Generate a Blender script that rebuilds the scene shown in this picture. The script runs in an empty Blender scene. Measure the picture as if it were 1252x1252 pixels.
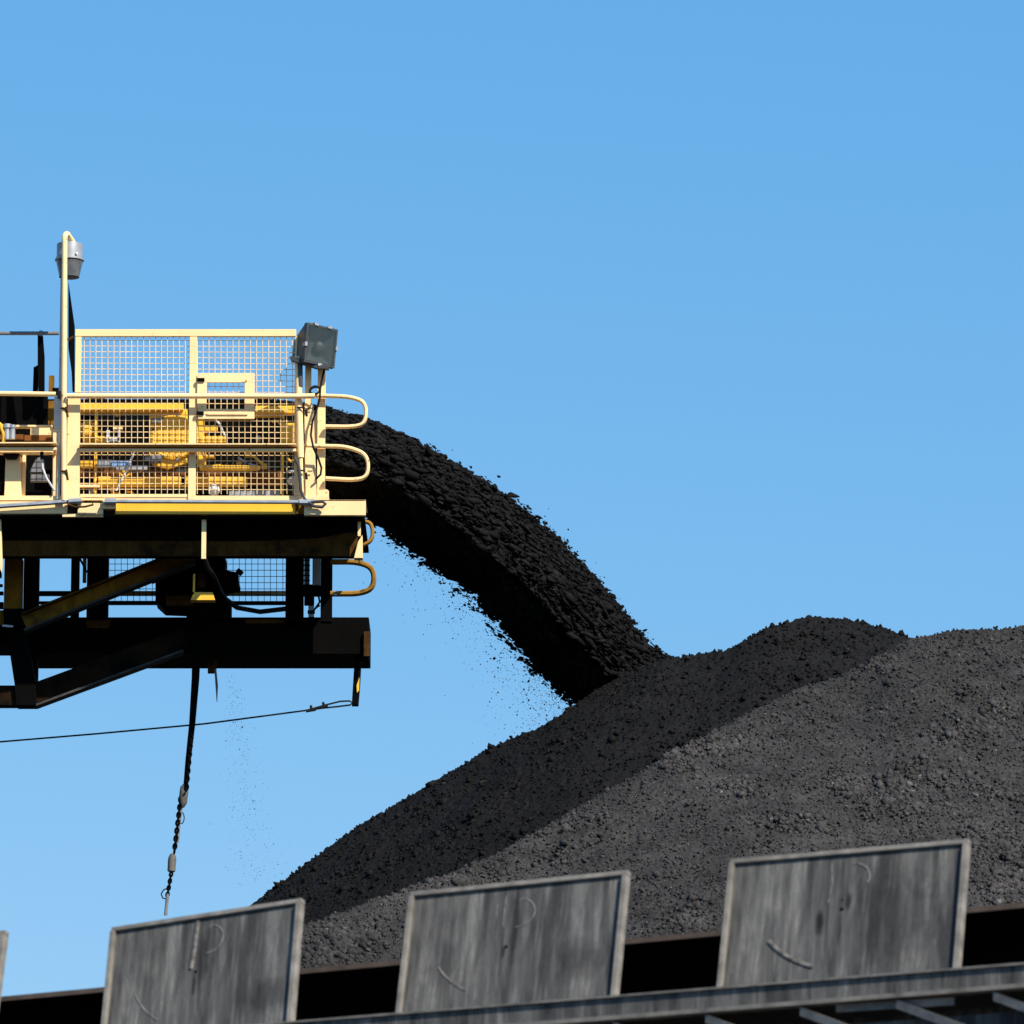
import bpy, bmesh, math, random
import numpy as np
from mathutils import Vector, Matrix
R = math.radians
random.seed(7); rng = np.random.default_rng(11)

# ------------------------------------------------------------------ camera, sky, sun, exposure
scene = bpy.context.scene
PITCH = R(12.0); HFOV = R(10.0); CAMZ = 1.7
cam_d = bpy.data.cameras.new('camera'); cam = bpy.data.objects.new('camera', cam_d)
scene.collection.objects.link(cam); scene.camera = cam
cam.location = (0, 0, CAMZ); cam.rotation_euler = (math.pi/2 + PITCH, 0, 0)
cam_d.sensor_width = 36; cam_d.angle = HFOV; cam_d.clip_start = 0.5; cam_d.clip_end = 20000
cam_d.dof.use_dof = True; cam_d.dof.focus_distance = 62.5; cam_d.dof.aperture_fstop = 5.0

SUN_AZ = 42.0      # degrees to the right of straight behind the camera
SUN_EL = 44.0
sd = Vector((math.sin(R(SUN_AZ))*math.cos(R(SUN_EL)), -math.cos(R(SUN_AZ))*math.cos(R(SUN_EL)), math.sin(R(SUN_EL))))
world = bpy.data.worlds.new('World'); scene.world = world; world.use_nodes = True
wn = world.node_tree; bg = wn.nodes['Background']
sky = wn.nodes.new('ShaderNodeTexSky'); sky.sky_type = 'NISHITA'; sky.sun_disc = False
sky.sun_elevation = R(SUN_EL); sky.sun_rotation = math.atan2(sd.x, sd.y)
sky.altitude = 800; sky.air_density = 1.0; sky.dust_density = 0.0; sky.ozone_density = 3.0
sc_ = wn.nodes.new('ShaderNodeSeparateColor'); cc_ = wn.nodes.new('ShaderNodeCombineColor')
wn.links.new(sky.outputs[0], sc_.inputs[0]); wn.links.new(cc_.outputs[0], bg.inputs[0])
for i_, (pw, mul) in enumerate(((1.0, .56), (.51, 1.576), (.27, 3.28))):     # deep polarised blue of the photograph's clear sky
    p_ = wn.nodes.new('ShaderNodeMath'); p_.operation = 'POWER'; p_.inputs[1].default_value = pw
    m_ = wn.nodes.new('ShaderNodeMath'); m_.operation = 'MULTIPLY'; m_.inputs[1].default_value = mul
    wn.links.new(sc_.outputs[i_], p_.inputs[0]); wn.links.new(p_.outputs[0], m_.inputs[0]); wn.links.new(m_.outputs[0], cc_.inputs[i_])
bg.inputs[1].default_value = 0.10
sun_d = bpy.data.lights.new('sun', 'SUN'); sun_d.energy = 4.8; sun_d.angle = R(0.5); sun_d.color = (1.0, 0.92, 0.82)
sun = bpy.data.objects.new('sun', sun_d); scene.collection.objects.link(sun)
sun.rotation_euler = (-sd).to_track_quat('-Z', 'Y').to_euler(); sun.location = (30, -30, 60)
scene.view_settings.view_transform = 'Standard'; scene.view_settings.look = 'None'
scene.view_settings.exposure = 0.70; scene.view_settings.gamma = 1.0
scene.render.engine = 'CYCLES'

# ------------------------------------------------------------------ helpers
FPX = 626/math.tan(HFOV/2)
cp, sp = math.cos(PITCH), math.sin(PITCH)
def P(px, py, Y):
    """world point at world depth Y that the photograph shows at pixel (px, py)"""
    u = (px-626)/FPX; v = (626-py)/FPX
    d = Vector((u, cp - v*sp, sp + v*cp)); s = Y/d.y
    return Vector((d.x*s, Y, CAMZ + d.z*s))
Y0 = 60.0
def M(px, py, d=0.0): return P(px, py, Y0+d)
PX = (Y0/cp)/FPX       # metres per photo pixel at the stacker

def link(o): scene.collection.objects.link(o); return o
def tag(o, label=None, cat=None, group=None, kind=None):
    if label: o['label'] = label
    if cat: o['category'] = cat
    if group: o['group'] = group
    if kind: o['kind'] = kind
    return o
def empty(name, loc, label, cat, group=None, matrix=None):
    o = bpy.data.objects.new(name, None); link(o); o.empty_display_size = .2
    if matrix is not None: o.matrix_world = matrix
    else: o.location = loc
    tag(o, label, cat, group)
    return o

class MB:
    def __init__(s): s.v = []; s.f = []; s.p = []
    def quads8(s, c):
        s.p.append((len(s.v), len(s.f))); n = len(s.v); s.v += [tuple(p) for p in c]
        s.f += [tuple(n+i for i in q) for q in ((0,1,2,3),(7,6,5,4),(0,4,5,1),(1,5,6,2),(2,6,7,3),(3,7,4,0))]
        return s
    def box(s, x0, x1, y0, y1, z0, z1):
        return s.quads8([(x0,y0,z0),(x1,y0,z0),(x1,y0,z1),(x0,y0,z1),(x0,y1,z0),(x1,y1,z0),(x1,y1,z1),(x0,y1,z1)])
    def fbox(s, px0, py0, px1, py1, d=0., th=.06):
        """upright box whose front face covers those photo pixels, d metres behind the guard screen"""
        a = M(px0, (py0+py1)/2, d); b = M(px1, (py0+py1)/2, d)
        t = M(px0, py0, d).z; m = M(px0, py1, d).z
        return s.box(a.x, b.x, a.y, a.y+th, m, t)
    def prism(s, pts, d=0., th=.06):
        """photo outline made into a solid plate of its own depth and thickness"""
        s.p.append((len(s.v), len(s.f))); n = len(s.v); k = len(pts)
        fr = [M(x, y, d) for x, y in pts]
        s.v += [tuple(p) for p in fr] + [(p.x, p.y+th, p.z) for p in fr]
        s.f.append(tuple(range(n, n+k))); s.f.append(tuple(range(n+2*k-1, n+k-1, -1)))
        for i in range(k):
            j = (i+1) % k; s.f.append((n+i, n+k+i, n+k+j, n+j))
        return s
    def tube(s, pts, r, n=8, closed=False, flat=1.0):
        s.p.append((len(s.v), len(s.f))); pts = [Vector(p) for p in pts]; rings = []; k = len(pts)
        rr = r if isinstance(r, (list, tuple)) else [r]*k
        up0 = None
        for i, p in enumerate(pts):
            a = pts[(i-1) % k] if (i > 0 or closed) else p
            b = pts[(i+1) % k] if (i < k-1 or closed) else p
            t = (b-a).normalized()
            if up0 is None:
                up0 = Vector((0,1,0)) if abs(t.y) < .9 else Vector((0,0,1))
            e1 = (up0 - t*up0.dot(t)).normalized(); e2 = t.cross(e1); up0 = e1
            base = len(s.v)
            for q in range(n):
                an = 2*math.pi*q/n + math.pi/n
                s.v.append(tuple(p + e1*(math.cos(an)*rr[i]*flat) + e2*(math.sin(an)*rr[i])))
            rings.append(base)
        m = k if closed else k-1
        for i in range(m):
            A = rings[i]; B = rings[(i+1) % k]
            for q in range(n):
                w = (q+1) % n; s.f.append((A+q, A+w, B+w, B+q))
        if not closed:
            s.f.append(tuple(rings[0]+q for q in range(n-1, -1, -1))); s.f.append(tuple(rings[-1]+q for q in range(n)))
        return s
    def lathe(s, prof, base, axis=(0,0,1), n=24):
        """prof: list of (radius, height along axis)"""
        ax = Vector(axis).normalized(); e1 = ax.orthogonal().normalized(); e2 = ax.cross(e1); base = Vector(base)
        s.p.append((len(s.v), len(s.f))); st = len(s.v)
        for r, h in prof:
            for q in range(n):
                a = 2*math.pi*q/n
                s.v.append(tuple(base + ax*h + e1*(r*math.cos(a)) + e2*(r*math.sin(a))))
        for i in range(len(prof)-1):
            for q in range(n):
                w = (q+1) % n; s.f.append((st+i*n+q, st+i*n+w, st+(i+1)*n+w, st+(i+1)*n+q))
        s.f.append(tuple(st+q for q in range(n-1, -1, -1))); k = st+(len(prof)-1)*n; s.f.append(tuple(k+q for q in range(n)))
        return s
    def each(s, name, mat, parent=None, **k):
        """every primitive collected so far becomes an object of its own"""
        out = []; ends = s.p[1:] + [(len(s.v), len(s.f))]
        for (v0, f0), (v1, f1) in zip(s.p, ends):
            q = MB(); q.v = s.v[v0:v1]; q.f = [tuple(i-v0 for i in f) for f in s.f[f0:f1]]; out.append(q.build(name, mat, parent, **k))
        return out
    def build(s, name, mat, parent=None, root=None, smooth=False, bevel=0.0, local=False):
        off = Vector((0,0,0))
        if root is None: root = parent
        if root is not None and not local: off = Vector(root.location)
        me = bpy.data.meshes.new(name)
        me.from_pydata([(x-off.x, y-off.y, z-off.z) for x, y, z in s.v], [], s.f)
        bm = bmesh.new(); bm.from_mesh(me); bmesh.ops.recalc_face_normals(bm, faces=bm.faces); bm.to_mesh(me); bm.free()
        o = bpy.data.objects.new(name, me); link(o); me.materials.append(mat)
        if parent is not None: o.parent = parent
        if smooth:
            for p in me.polygons: p.use_smooth = True
            me.set_sharp_from_angle(angle=R(40))
        if bevel:
            b = o.modifiers.new('bevel', 'BEVEL'); b.width = bevel; b.segments = 2; b.limit_method = 'ANGLE'
        return o

def np_mesh(name, v, f, mat, parent=None, off=None, smooth=False):
    """v (n,3), f (m,k) arrays"""
    v = np.asarray(v, np.float32)
    if off is not None: v = v - np.array(off, np.float32)
    f = np.asarray(f, np.int32); me = bpy.data.meshes.new(name)
    me.vertices.add(len(v)); me.vertices.foreach_set('co', v.ravel())
    k = f.shape[1]; me.loops.add(f.size); me.loops.foreach_set('vertex_index', f.ravel())
    me.polygons.add(len(f)); me.polygons.foreach_set('loop_start', np.arange(0, f.size, k, dtype=np.int32))
    me.update(calc_edges=True); me.validate()
    if smooth: me.polygons.foreach_set('use_smooth', np.ones(len(f), bool))
    me.materials.append(mat)
    o = bpy.data.objects.new(name, me); link(o)
    if parent is not None: o.parent = parent
    return o

# ------------------------------------------------------------------ materials
class NT:
    def __init__(s, name):
        s.m = bpy.data.materials.new(name); s.m.use_nodes = True; s.t = s.m.node_tree
        s.b = s.t.nodes['Principled BSDF']; s.tc = s.n('ShaderNodeTexCoord')
    def n(s, t): return s.t.nodes.new(t)
    def l(s, a, b): s.t.links.new(a, b)
    def noise(s, scale, detail=4, rough=.55, stretch=None):
        n = s.n('ShaderNodeTexNoise'); n.inputs['Scale'].default_value = scale; n.inputs['Detail'].default_value = detail
        n.inputs['Roughness'].default_value = rough
        if stretch:
            mp = s.n('ShaderNodeMapping'); mp.inputs['Scale'].default_value = stretch
            s.l(s.tc.outputs['Object'], mp.inputs[0]); s.l(mp.outputs[0], n.inputs['Vector'])
        else: s.l(s.tc.outputs['Object'], n.inputs['Vector'])
        return n.outputs['Fac']
    def ramp(s, inp, a, b, c0=0., c1=1.):
        r = s.n('ShaderNodeMapRange'); r.inputs[1].default_value = a; r.inputs[2].default_value = b
        r.inputs[3].default_value = c0; r.inputs[4].default_value = c1
        s.l(inp, r.inputs[0]); return r.outputs[0]
    def mix(s, fac, a, b, mode='MIX'):
        m = s.n('ShaderNodeMix'); m.data_type = 'RGBA'; m.blend_type = mode
        if isinstance(fac, float): m.inputs[0].default_value = fac
        else: s.l(fac, m.inputs[0])
        for inp, c in ((m.inputs[6], a), (m.inputs[7], b)):
            if isinstance(c, tuple): inp.default_value = (*c, 1) if len(c) == 3 else c
            else: s.l(c, inp)
        return m.outputs[2]
    def bump(s, h, strength, dist):
        b = s.n('ShaderNodeBump'); b.inputs['Strength'].default_value = strength; b.inputs['Distance'].default_value = dist
        s.l(h, b.inputs['Height']); s.l(b.outputs[0], s.b.inputs['Normal'])
    def fin(s, col, rough=.5, metal=0., spec=.5):
        if isinstance(col, tuple): s.b.inputs['Base Color'].default_value = (*col, 1)
        else: s.l(col, s.b.inputs['Base Color'])
        s.b.inputs['Roughness'].default_value = rough; s.b.inputs['Metallic'].default_value = metal
        s.b.inputs['Specular IOR Level'].default_value = spec
        return s.m

def paint(name, base, rust=(.14,.05,.015), amt=.66, dirt=.75, rough=.45):
    k = NT(name)
    big = k.ramp(k.noise(2.3, 5), .35, .68)
    dk = tuple(c*dirt for c in base)
    col = k.mix(big, base, dk)
    st = k.ramp(k.noise(9, 5, .6, (1, 1, .25)), .60, .72, 0, .35)
    col = k.mix(st, col, tuple(.55*c for c in base))
    sp_ = k.ramp(k.noise(14, 6, .7), amt, amt+.05)
    col = k.mix(sp_, col, rust)
    k.bump(k.noise(30, 3), .15, .004)
    return k.fin(col, rough)
def plain(name, base, rough=.5, metal=0., var=.25, scale=8, spec=.4):
    k = NT(name); f = k.ramp(k.noise(scale, 5), .3, .7)
    col = k.mix(f, tuple(c*(1-var) for c in base), tuple(min(1, c*(1+var)) for c in base))
    return k.fin(col, rough, metal, spec)
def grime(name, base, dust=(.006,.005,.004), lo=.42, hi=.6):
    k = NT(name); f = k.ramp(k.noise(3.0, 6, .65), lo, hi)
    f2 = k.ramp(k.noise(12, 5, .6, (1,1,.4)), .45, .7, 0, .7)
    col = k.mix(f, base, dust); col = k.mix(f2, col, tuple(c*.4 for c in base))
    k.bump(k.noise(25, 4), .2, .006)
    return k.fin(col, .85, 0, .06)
def coal(name, base, dust, bs=.9):
    k = NT(name)
    big = k.ramp(k.noise(.45, 5, .6), .38, .64)
    mid = k.ramp(k.noise(2.2, 5, .65), .35, .68)
    fine = k.ramp(k.noise(26, 4, .7), .32, .7, .55, 1.45)
    col = k.mix(big, base, dust); col = k.mix(mid, col, tuple(c*.72 for c in base))
    g = k.n('ShaderNodeNewGeometry'); isl = k.ramp(g.outputs['Random Per Island'], 0, 1, .75, 1.3)
    mm = k.n('ShaderNodeMath'); mm.operation = 'MULTIPLY'; k.l(fine, mm.inputs[0]); 
    gl = k.n('ShaderNodeMath'); gl.operation = 'GREATER_THAN'; gl.inputs[1].default_value = .990; k.l(g.outputs['Random Per Island'], gl.inputs[0])  # a few random lumps coloured lighter to stand for glints
    ga = k.n('ShaderNodeMath'); ga.operation = 'MULTIPLY_ADD'; ga.inputs[1].default_value = 1.3; k.l(gl.outputs[0], ga.inputs[0]); k.l(isl, ga.inputs[2])
    k.l(ga.outputs[0], mm.inputs[1])
    h = k.n('ShaderNodeCombineColor')
    for i in range(3): k.l(mm.outputs[0], h.inputs[i])
    col = k.mix(1.0, col, h.outputs[0], 'MULTIPLY')
    vo = k.n('ShaderNodeTexVoronoi'); vo.inputs['Scale'].default_value = 22; k.l(k.tc.outputs['Object'], vo.inputs['Vector'])
    hh = k.n('ShaderNodeMath'); hh.operation = 'ADD'; k.l(k.noise(30, 6, .7), hh.inputs[0]); k.l(vo.outputs['Distance'], hh.inputs[1])
    k.bump(hh.outputs[0], bs, .02)
    return k.fin(col, .8, 0, .07)

CREAM  = paint('cream_yellow_paint', (.92,.655,.315), amt=.63, dirt=.90)
YELLOW = paint('deep_yellow_paint', (.88,.49,.03), amt=.70, dirt=.85)
WIRE   = plain('painted_wire', (.80,.57,.28), .5, 0, .2)
RAILG  = plain('grey_rail_paint', (.16,.16,.17), .5)
DKGREY = plain('dull_grey_flange', (.05,.048,.045), .8, 0, .4, 10, .1)
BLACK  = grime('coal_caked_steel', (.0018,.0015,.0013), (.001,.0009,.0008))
DEEP   = plain('black_rubber', (.0025,.0025,.0025), .9, 0, .2, 8, .05)
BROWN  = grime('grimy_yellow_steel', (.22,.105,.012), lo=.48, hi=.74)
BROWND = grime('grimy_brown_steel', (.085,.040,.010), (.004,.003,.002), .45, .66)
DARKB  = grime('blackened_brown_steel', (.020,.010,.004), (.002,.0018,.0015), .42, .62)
RUSTY  = grime('rusty_brown_steel', (.20,.075,.02), lo=.55, hi=.8)
GALV   = plain('galvanised_steel', (.40,.41,.42), .4, .5, .2)
LAMPG  = plain('lamp_grey_casting', (.30,.31,.32), .45, .3, .2)
LAMPD  = plain('dark_lamp_casting', (.035,.04,.042), .5, 0, .25)
CABLE  = plain('black_cable', (.006,.006,.006), .6, 0, .25, 8, .15)
WHITE  = plain('pale_grey_box', (.52,.53,.53), .5, 0, .12)
BLUE   = plain('pale_blue_plastic', (.22,.36,.62), .5)
FRESH  = coal('fresh_dark_coal', (.0076,.0074,.0074), (.0098,.0095,.0093), .25)
OLD    = coal('dusty_grey_coal', (.036,.035,.0341), (.060,.0563,.0543), .25)
LOOPB = grime('shaded_yellow_loop', (.30,.16,.03), lo=.5, hi=.6)  # darkened yellow stands for the shadow on the lower loops
WEIGHT = plain('grey_cast_weight', (.10,.095,.085), .7, 0, .4, 14, .2)
SKIRT = plain('smoked_lamp_glass', (.09,.095,.10), .3, 0, .4, 10)
def lens_mat():
    k = NT('flood_lens'); f = k.ramp(k.noise(3, 3), .3, .7)
    col = k.mix(f, (.035,.05,.05), (.055,.07,.07)); k.b.inputs['Alpha'].default_value = .42
    return k.fin(col, .15, 0, .5)
LENS = lens_mat(); REFL = plain('dull_reflector', (.24,.27,.26), .4, .2, .15)
def panel_mat(stains=()):
    k = NT('weathered_grey_sheet')
    s1 = k.ramp(k.noise(3.2, 7, .68, (2.3, 2.3, .24)), .39, .61)
    s2 = k.ramp(k.noise(9, 6, .7, (2.8, 2.8, .22)), .42, .58)
    s3 = k.ramp(k.noise(3.0, 6, .7, (1.6, 1.6, .55)), .38, .62)
    sp3 = k.ramp(k.noise(60, 3, .7), .3, .7, 0, .5)
    col = k.mix(s1, (.030,.0285,.0265), (.27,.254,.228)); col = k.mix(s2, k.mix(.5, col, (.03,.029,.027)), col)
    col = k.mix(s3, k.mix(.5, col, (.03,.03,.03)), col); col = k.mix(sp3, col, (.07,.07,.07))
    for (x_, z_, rx, rz, am) in stains:              # dark stains with a shape of their own
        mp = k.n('ShaderNodeMapping'); mp.inputs['Location'].default_value = (-x_/rx, 0, -z_/rz); mp.inputs['Scale'].default_value = (1/rx, 0, 1/rz)
        k.l(k.tc.outputs['Object'], mp.inputs[0]); ln = k.n('ShaderNodeVectorMath'); ln.operation = 'LENGTH'; k.l(mp.outputs[0], ln.inputs[0])
        ad = k.n('ShaderNodeMath'); ad.operation = 'ADD'; k.l(ln.outputs['Value'], ad.inputs[0]); k.l(k.ramp(k.noise(14, 4), 0, 1, -.5, .5), ad.inputs[1])
        col = k.mix(k.ramp(ad.outputs[0], .5, 1.2, am, 0), col, (.008,.008,.008))
    k.bump(k.noise(14, 5, .6, (1.5,1.5,.5)), .3, .012)
    return k.fin(col, .75, 0, .12)
PANEL = panel_mat()
SCRAPE = plain('pale_scraped_steel', (.135,.128,.118), .75, 0, .6, 20, .1)
FRAME = plain('worn_grey_frame', (.175,.16,.138), .7, 0, .4, 9, .2)
EARTH = coal('dark_yard_ground', (.03,.029,.027), (.045,.042,.04), .4)

# ------------------------------------------------------------------ noise for terrain
def vnoise(x, y, seed):
    r = np.random.default_rng(seed); T = r.random((256, 256)).astype(np.float32)
    xi = np.floor(x).astype(int); yi = np.floor(y).astype(int); fx = x-xi; fy = y-yi
    fx = fx*fx*(3-2*fx); fy = fy*fy*(3-2*fy)
    a = T[xi & 255, yi & 255]; b = T[(xi+1) & 255, yi & 255]; c = T[xi & 255, (yi+1) & 255]; d = T[(xi+1) & 255, (yi+1) & 255]
    return (a*(1-fx)+b*fx)*(1-fy) + (c*(1-fx)+d*fx)*fy - .5
def fbm(x, y, scale, seed, octv=3, gain=.55):
    o = 0; a = 1
    for i in range(octv): o = o + a*vnoise(x/scale*2**i + 13.7*i, y/scale*2**i + 7.1*i, seed+i); a *= gain
    return o

def axis_coords(lo, d0, d1, hi, fine, coarse):
    return np.concatenate([np.arange(lo, d0, coarse), np.arange(d0, d1, fine), np.arange(d1, hi+coarse, coarse)])

ICO_V = None
def ico():
    bm = bmesh.new(); bmesh.ops.create_icosphere(bm, subdivisions=1, radius=1)
    v = np.array([x.co[:] for x in bm.verts]); f = np.array([[q.index for q in p.verts] for p in bm.faces]); bm.free()
    return v, f
ICO_V, ICO_F = ico()
CUB_V = np.array([[x,y,z] for x in (-1,1) for y in (-1,1) for z in (-1,1)], float)*.72
CUB_F = np.array([[0,1,3],[0,3,2],[4,6,7],[4,7,5],[0,4,5],[0,5,1],[2,3,7],[2,7,6],[0,2,6],[0,6,4],[1,5,7],[1,7,3]])
def lumps(cent, rad, stretch=None, block=False):
    """many angular coal lumps in one array: every lump its own random shape and turn"""
    SV, SF = (CUB_V, CUB_F) if block else (ICO_V, ICO_F)
    n = len(cent); v = np.repeat(SV[None], n, 0)*(1 + rng.uniform(-.36, .36, (n, len(SV), 1)))
    v = v*rng.uniform(.6, 1.25, (n, 1, 3))
    q = rng.normal(size=(n, 4)); q /= np.linalg.norm(q, axis=1, keepdims=True); w, x, y, z = q.T
    Rm = np.stack([1-2*(y*y+z*z), 2*(x*y-z*w), 2*(x*z+y*w), 2*(x*y+z*w), 1-2*(x*x+z*z), 2*(y*z-x*w), 2*(x*z-y*w), 2*(y*z+x*w), 1-2*(x*x+y*y)], 1).reshape(n, 3, 3)
    v = np.einsum('nij,nkj->nki', Rm, v)*np.asarray(rad)[:, None, None]
    if stretch is not None:                       # (dirs, factor): drawn out along the flow
        dirs, fac = stretch; a = np.einsum('nkj,nj->nk', v, dirs)
        v = v + a[:, :, None]*dirs[:, None, :]*(np.asarray(fac)[:, None, None]-1)
    v = v + np.asarray(cent)[:, None, :]
    f = SF[None] + (np.arange(n)*len(SV))[:, None, None]
    return v.reshape(-1, 3), f.reshape(-1, 3)

# ------------------------------------------------------------------ ground
g = MB(); S = 5000
g.v = [(-S,-S,0),(S,-S,0),(S,S,0),(-S,S,0)]; g.f = [(0,1,2,3)]
tag(g.build('ground', EARTH), kind='structure')

# ------------------------------------------------------------------ coal piles
def pile_height(pts, slope, X, Yg):
    h = np.full(X.shape, -1e9)
    for p in pts:
        h = np.maximum(h, p[2] - slope*np.hypot(X-p[0], Yg-p[1]))
    return h
def dense(pts, n=8):
    out = []
    for a, b in zip(pts[:-1], pts[1:]):
        for i in range(n): out.append(np.array(a)*(1-i/n) + np.array(b)*i/n)
    out.append(np.array(pts[-1])); return out

def make_pile(name, crest, slope, xs, ys, mat, label, seed, nl, amp, clus_thr, win, lr, patches=(), grain=.0095):
    pts = dense(crest); X, Yg = np.meshgrid(xs, ys, indexing='ij')
    h = pile_height(pts, slope, X, Yg)
    vis = (X > win[0]) & (X < win[1]) & (Yg > win[2]) & (Yg < win[3])
    n1 = fbm(X, Yg, 1.1, seed, 2); n2 = fbm(X, Yg, .33, seed+5, 2); n3 = fbm(X, Yg, .11, seed+9, 3)
    cm = np.clip((fbm(X*.8+Yg*.25, Yg*1.3, .55, seed+20, 4, .65)-clus_thr)/.12, 0, 1)*.10
    pit = np.zeros_like(X)
    for (cx, cy, lx, ly, ang, k) in patches:          # rock bands and dark hollows where the slope shows them
        d2 = (X-cx)**2 + (Yg-cy)**2
        i0 = np.unravel_index(np.argmin(d2), d2.shape)
        ca, sa = math.cos(R(ang)), math.sin(R(ang)); u_ = ((X-cx)*ca + (Yg-cy)*sa)/lx; w_ = (-(X-cx)*sa + (Yg-cy)*ca)/ly
        q = np.clip(1.25 - np.hypot(u_, w_) + .9*fbm(X, Yg, .25, seed+60, 3), 0, 1)
        if k > 0: cm = np.maximum(cm, q*k)
        else: pit = np.maximum(pit, -q*k)
    n4 = np.abs(fbm(X, Yg, .13, seed+33, 3))
    h = h + amp*(.06*n1 + .030*n2 + .020*n3*(.7+1.6*cm)) - amp*.8*np.clip(.07-n4, 0, 1)*(.25+.75*np.clip(n2*3+.3, 0, 1)) - .12*pit*(.5+n3)
    wide = (X > win[0]-.5) & (X < 11) & (Yg > win[2]) & (Yg < win[3])
    h = h + wide*rng.normal(0, grain, X.shape)*(.45+.9*np.clip(fbm(X, Yg, .4, seed+71, 3)+.5, 0, 1))
    h = np.maximum(h, -.3)
    nx, ny = X.shape; v = np.stack([X, Yg, h], -1).reshape(-1, 3)
    i = np.arange((nx-1)*ny).reshape(nx-1, ny)[:, :-1].ravel()
    f = np.stack([i, i+ny, i+ny+1, i+1], 1)
    apex = max(pts, key=lambda p: p[2]); base = (float(apex[0]), float(apex[1]), 0.)
    o = np_mesh(name, v, f, mat, None, base, False); o.location = base
    tag(o, label, 'coal pile')
    # loose lumps lying on the slope, thicker in bands
    dx = np.gradient(xs); dy = np.gradient(ys); area = (dx[:, None]*dy[None, :]).ravel(); ok_ = (vis*(h > .5)).ravel()*area
    cmr = cm.ravel(); lv = []; lf = []; o_ = 0
    for dens, num, r0, sg in ((.5+.3*cmr, nl, lr, .42), (cmr**2+.0008, nl//9, lr*2.2, .38)):
        w = ok_*dens; w /= w.sum()
        idx = rng.choice(len(w), num, p=w); cc = v[idx] + rng.uniform(-.014, .014, (num, 3))*[1, 1, .2]
        a_, b_ = lumps(cc, np.clip(rng.lognormal(math.log(r0), sg, num), .006, .048), None, True); lv.append(a_); lf.append(b_+o_); o_ += len(a_)
    lv = np.concatenate(lv); lf = np.concatenate(lf)
    c = np_mesh('loose_coal', lv, lf, mat, o, base); c['kind'] = 'stuff'
    return o

YR, YL = 60.6, 54.2
def yg(px): return YL + (YR-YL)*(px-372)/(1108-372)
gc = [(300,1160),(372,1130),(450,1105),(520,1078),(600,1045),(680,1005),(760,955),(830,916),(900,880),(945,855),(985,836),(1050,815),(1090,795),(1112,778)]
grey_crest = [P(x, y, yg(x)) for x, y in gc] + [P(x, y, Yv) for x, y, Yv in ((1150,772,60.9),(1190,768,61),(1225,769,61),(1252,765,61.1),(1330,760,61.2),(1500,740,61.5),(1800,735,62))]
dk = [(250,1160,63.6),(325,1100,63.5),(360,1072,63.4),(400,1040,63.4),(430,1014,63.3),(455,998,63.3),(500,975,63.2),(560,938,63.2),(600,912,63.1),(625,900,63.1),(660,888,63),(700,868,63),(730,845,62.9),
      (770,820,62.9),(820,803,62.7),(890,795,62.6),(915,783,62.7),(932,769,62.8),(950,764,62.8),(970,758,62.9),(990,752,63),(1020,754,63),(1050,757,63.2),(1080,767,63.4),(1112,781,63.6),(1200,800,64.5),(1400,830,65)]
dark_crest = [P(*q) for q in dk]
make_pile('coal_pile', dark_crest, .78, axis_coords(-22, -2.8, 4.6, 26, .022, .5), axis_coords(38, 56.2, 68.0, 90, .026, .5), FRESH,
          'dark fresh coal pile rising under the end of the falling coal stream', 40, 46000, .75, .22, (-2.7, 4.5, 56.3, 67.8), .0095)
def on_slope(px, py, slope=.64):
    """plan position on the grey slope's face for a spot of the photograph"""
    best = None
    for i in range(400):
        q = P(px, py, 49+i*.035); h_ = max(c[2]-slope*math.hypot(q.x-c[0], q.y-c[1]) for c in GC)
        if h_ >= q.z: return q.x, q.y
    return P(px, py, 58).xy
GC = dense(grey_crest, 4)
rocks = []
for px_, py_, lx, ly, ang, k_ in ((1105,970,.42,.42,25,1),(1130,950,.25,.3,40,1),(1195,888,.30,.30,50,.9),(1222,872,.25,.2,10,.9),(1165,905,.2,.25,30,.7),(1215,965,.25,.3,45,.9),(1235,1045,.4,.6,40,1),(1215,1075,.3,.5,30,1),
        (1030,955,.35,.2,0,.7),(985,1010,.3,.2,10,.6),(830,915,.25,.3,20,.7),(880,915,.3,.25,10,.7),(425,1145,.35,.4,0,1),(400,1165,.3,.3,0,.8),(590,1065,.3,.2,20,.6),(840,1125,.2,.5,0,.8),(900,965,.3,.2,15,.6),(700,1010,.4,.2,20,.5),(1075,815,.25,.3,20,.6),(960,1000,.3,.15,15,.5),
        (1180,850,.2,.2,0,.5),(1000,880,.3,.2,0,.4),(560,1085,.4,.2,20,.5),(680,1045,.3,.2,20,.5),
        (765,1028,.30,.22,0,-1),(735,1022,.15,.15,0,-.8),(935,1020,.16,.22,20,-.9),(1112,858,.12,.12,0,-.6),(800,1050,.1,.1,0,-.5)):
    x_, y_ = on_slope(px_, py_); rocks.append((x_, y_, lx, ly, ang, k_))
make_pile('coal_pile', grey_crest, .64, np.concatenate([axis_coords(-24, -2.5, 6.2, 6.15, .019, .5), np.arange(6.25, 11, .05), np.arange(11, 28.5, .5)]), axis_coords(34, 48.6, 62, 88, .023, .5), OLD,
          'grey dusty coal pile with bands of loose lumps, right in front of the darker heap', 90, 115000, .8, .16, (-2.4, 6.1, 48.8, 61.5), .0088, rocks)

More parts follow.
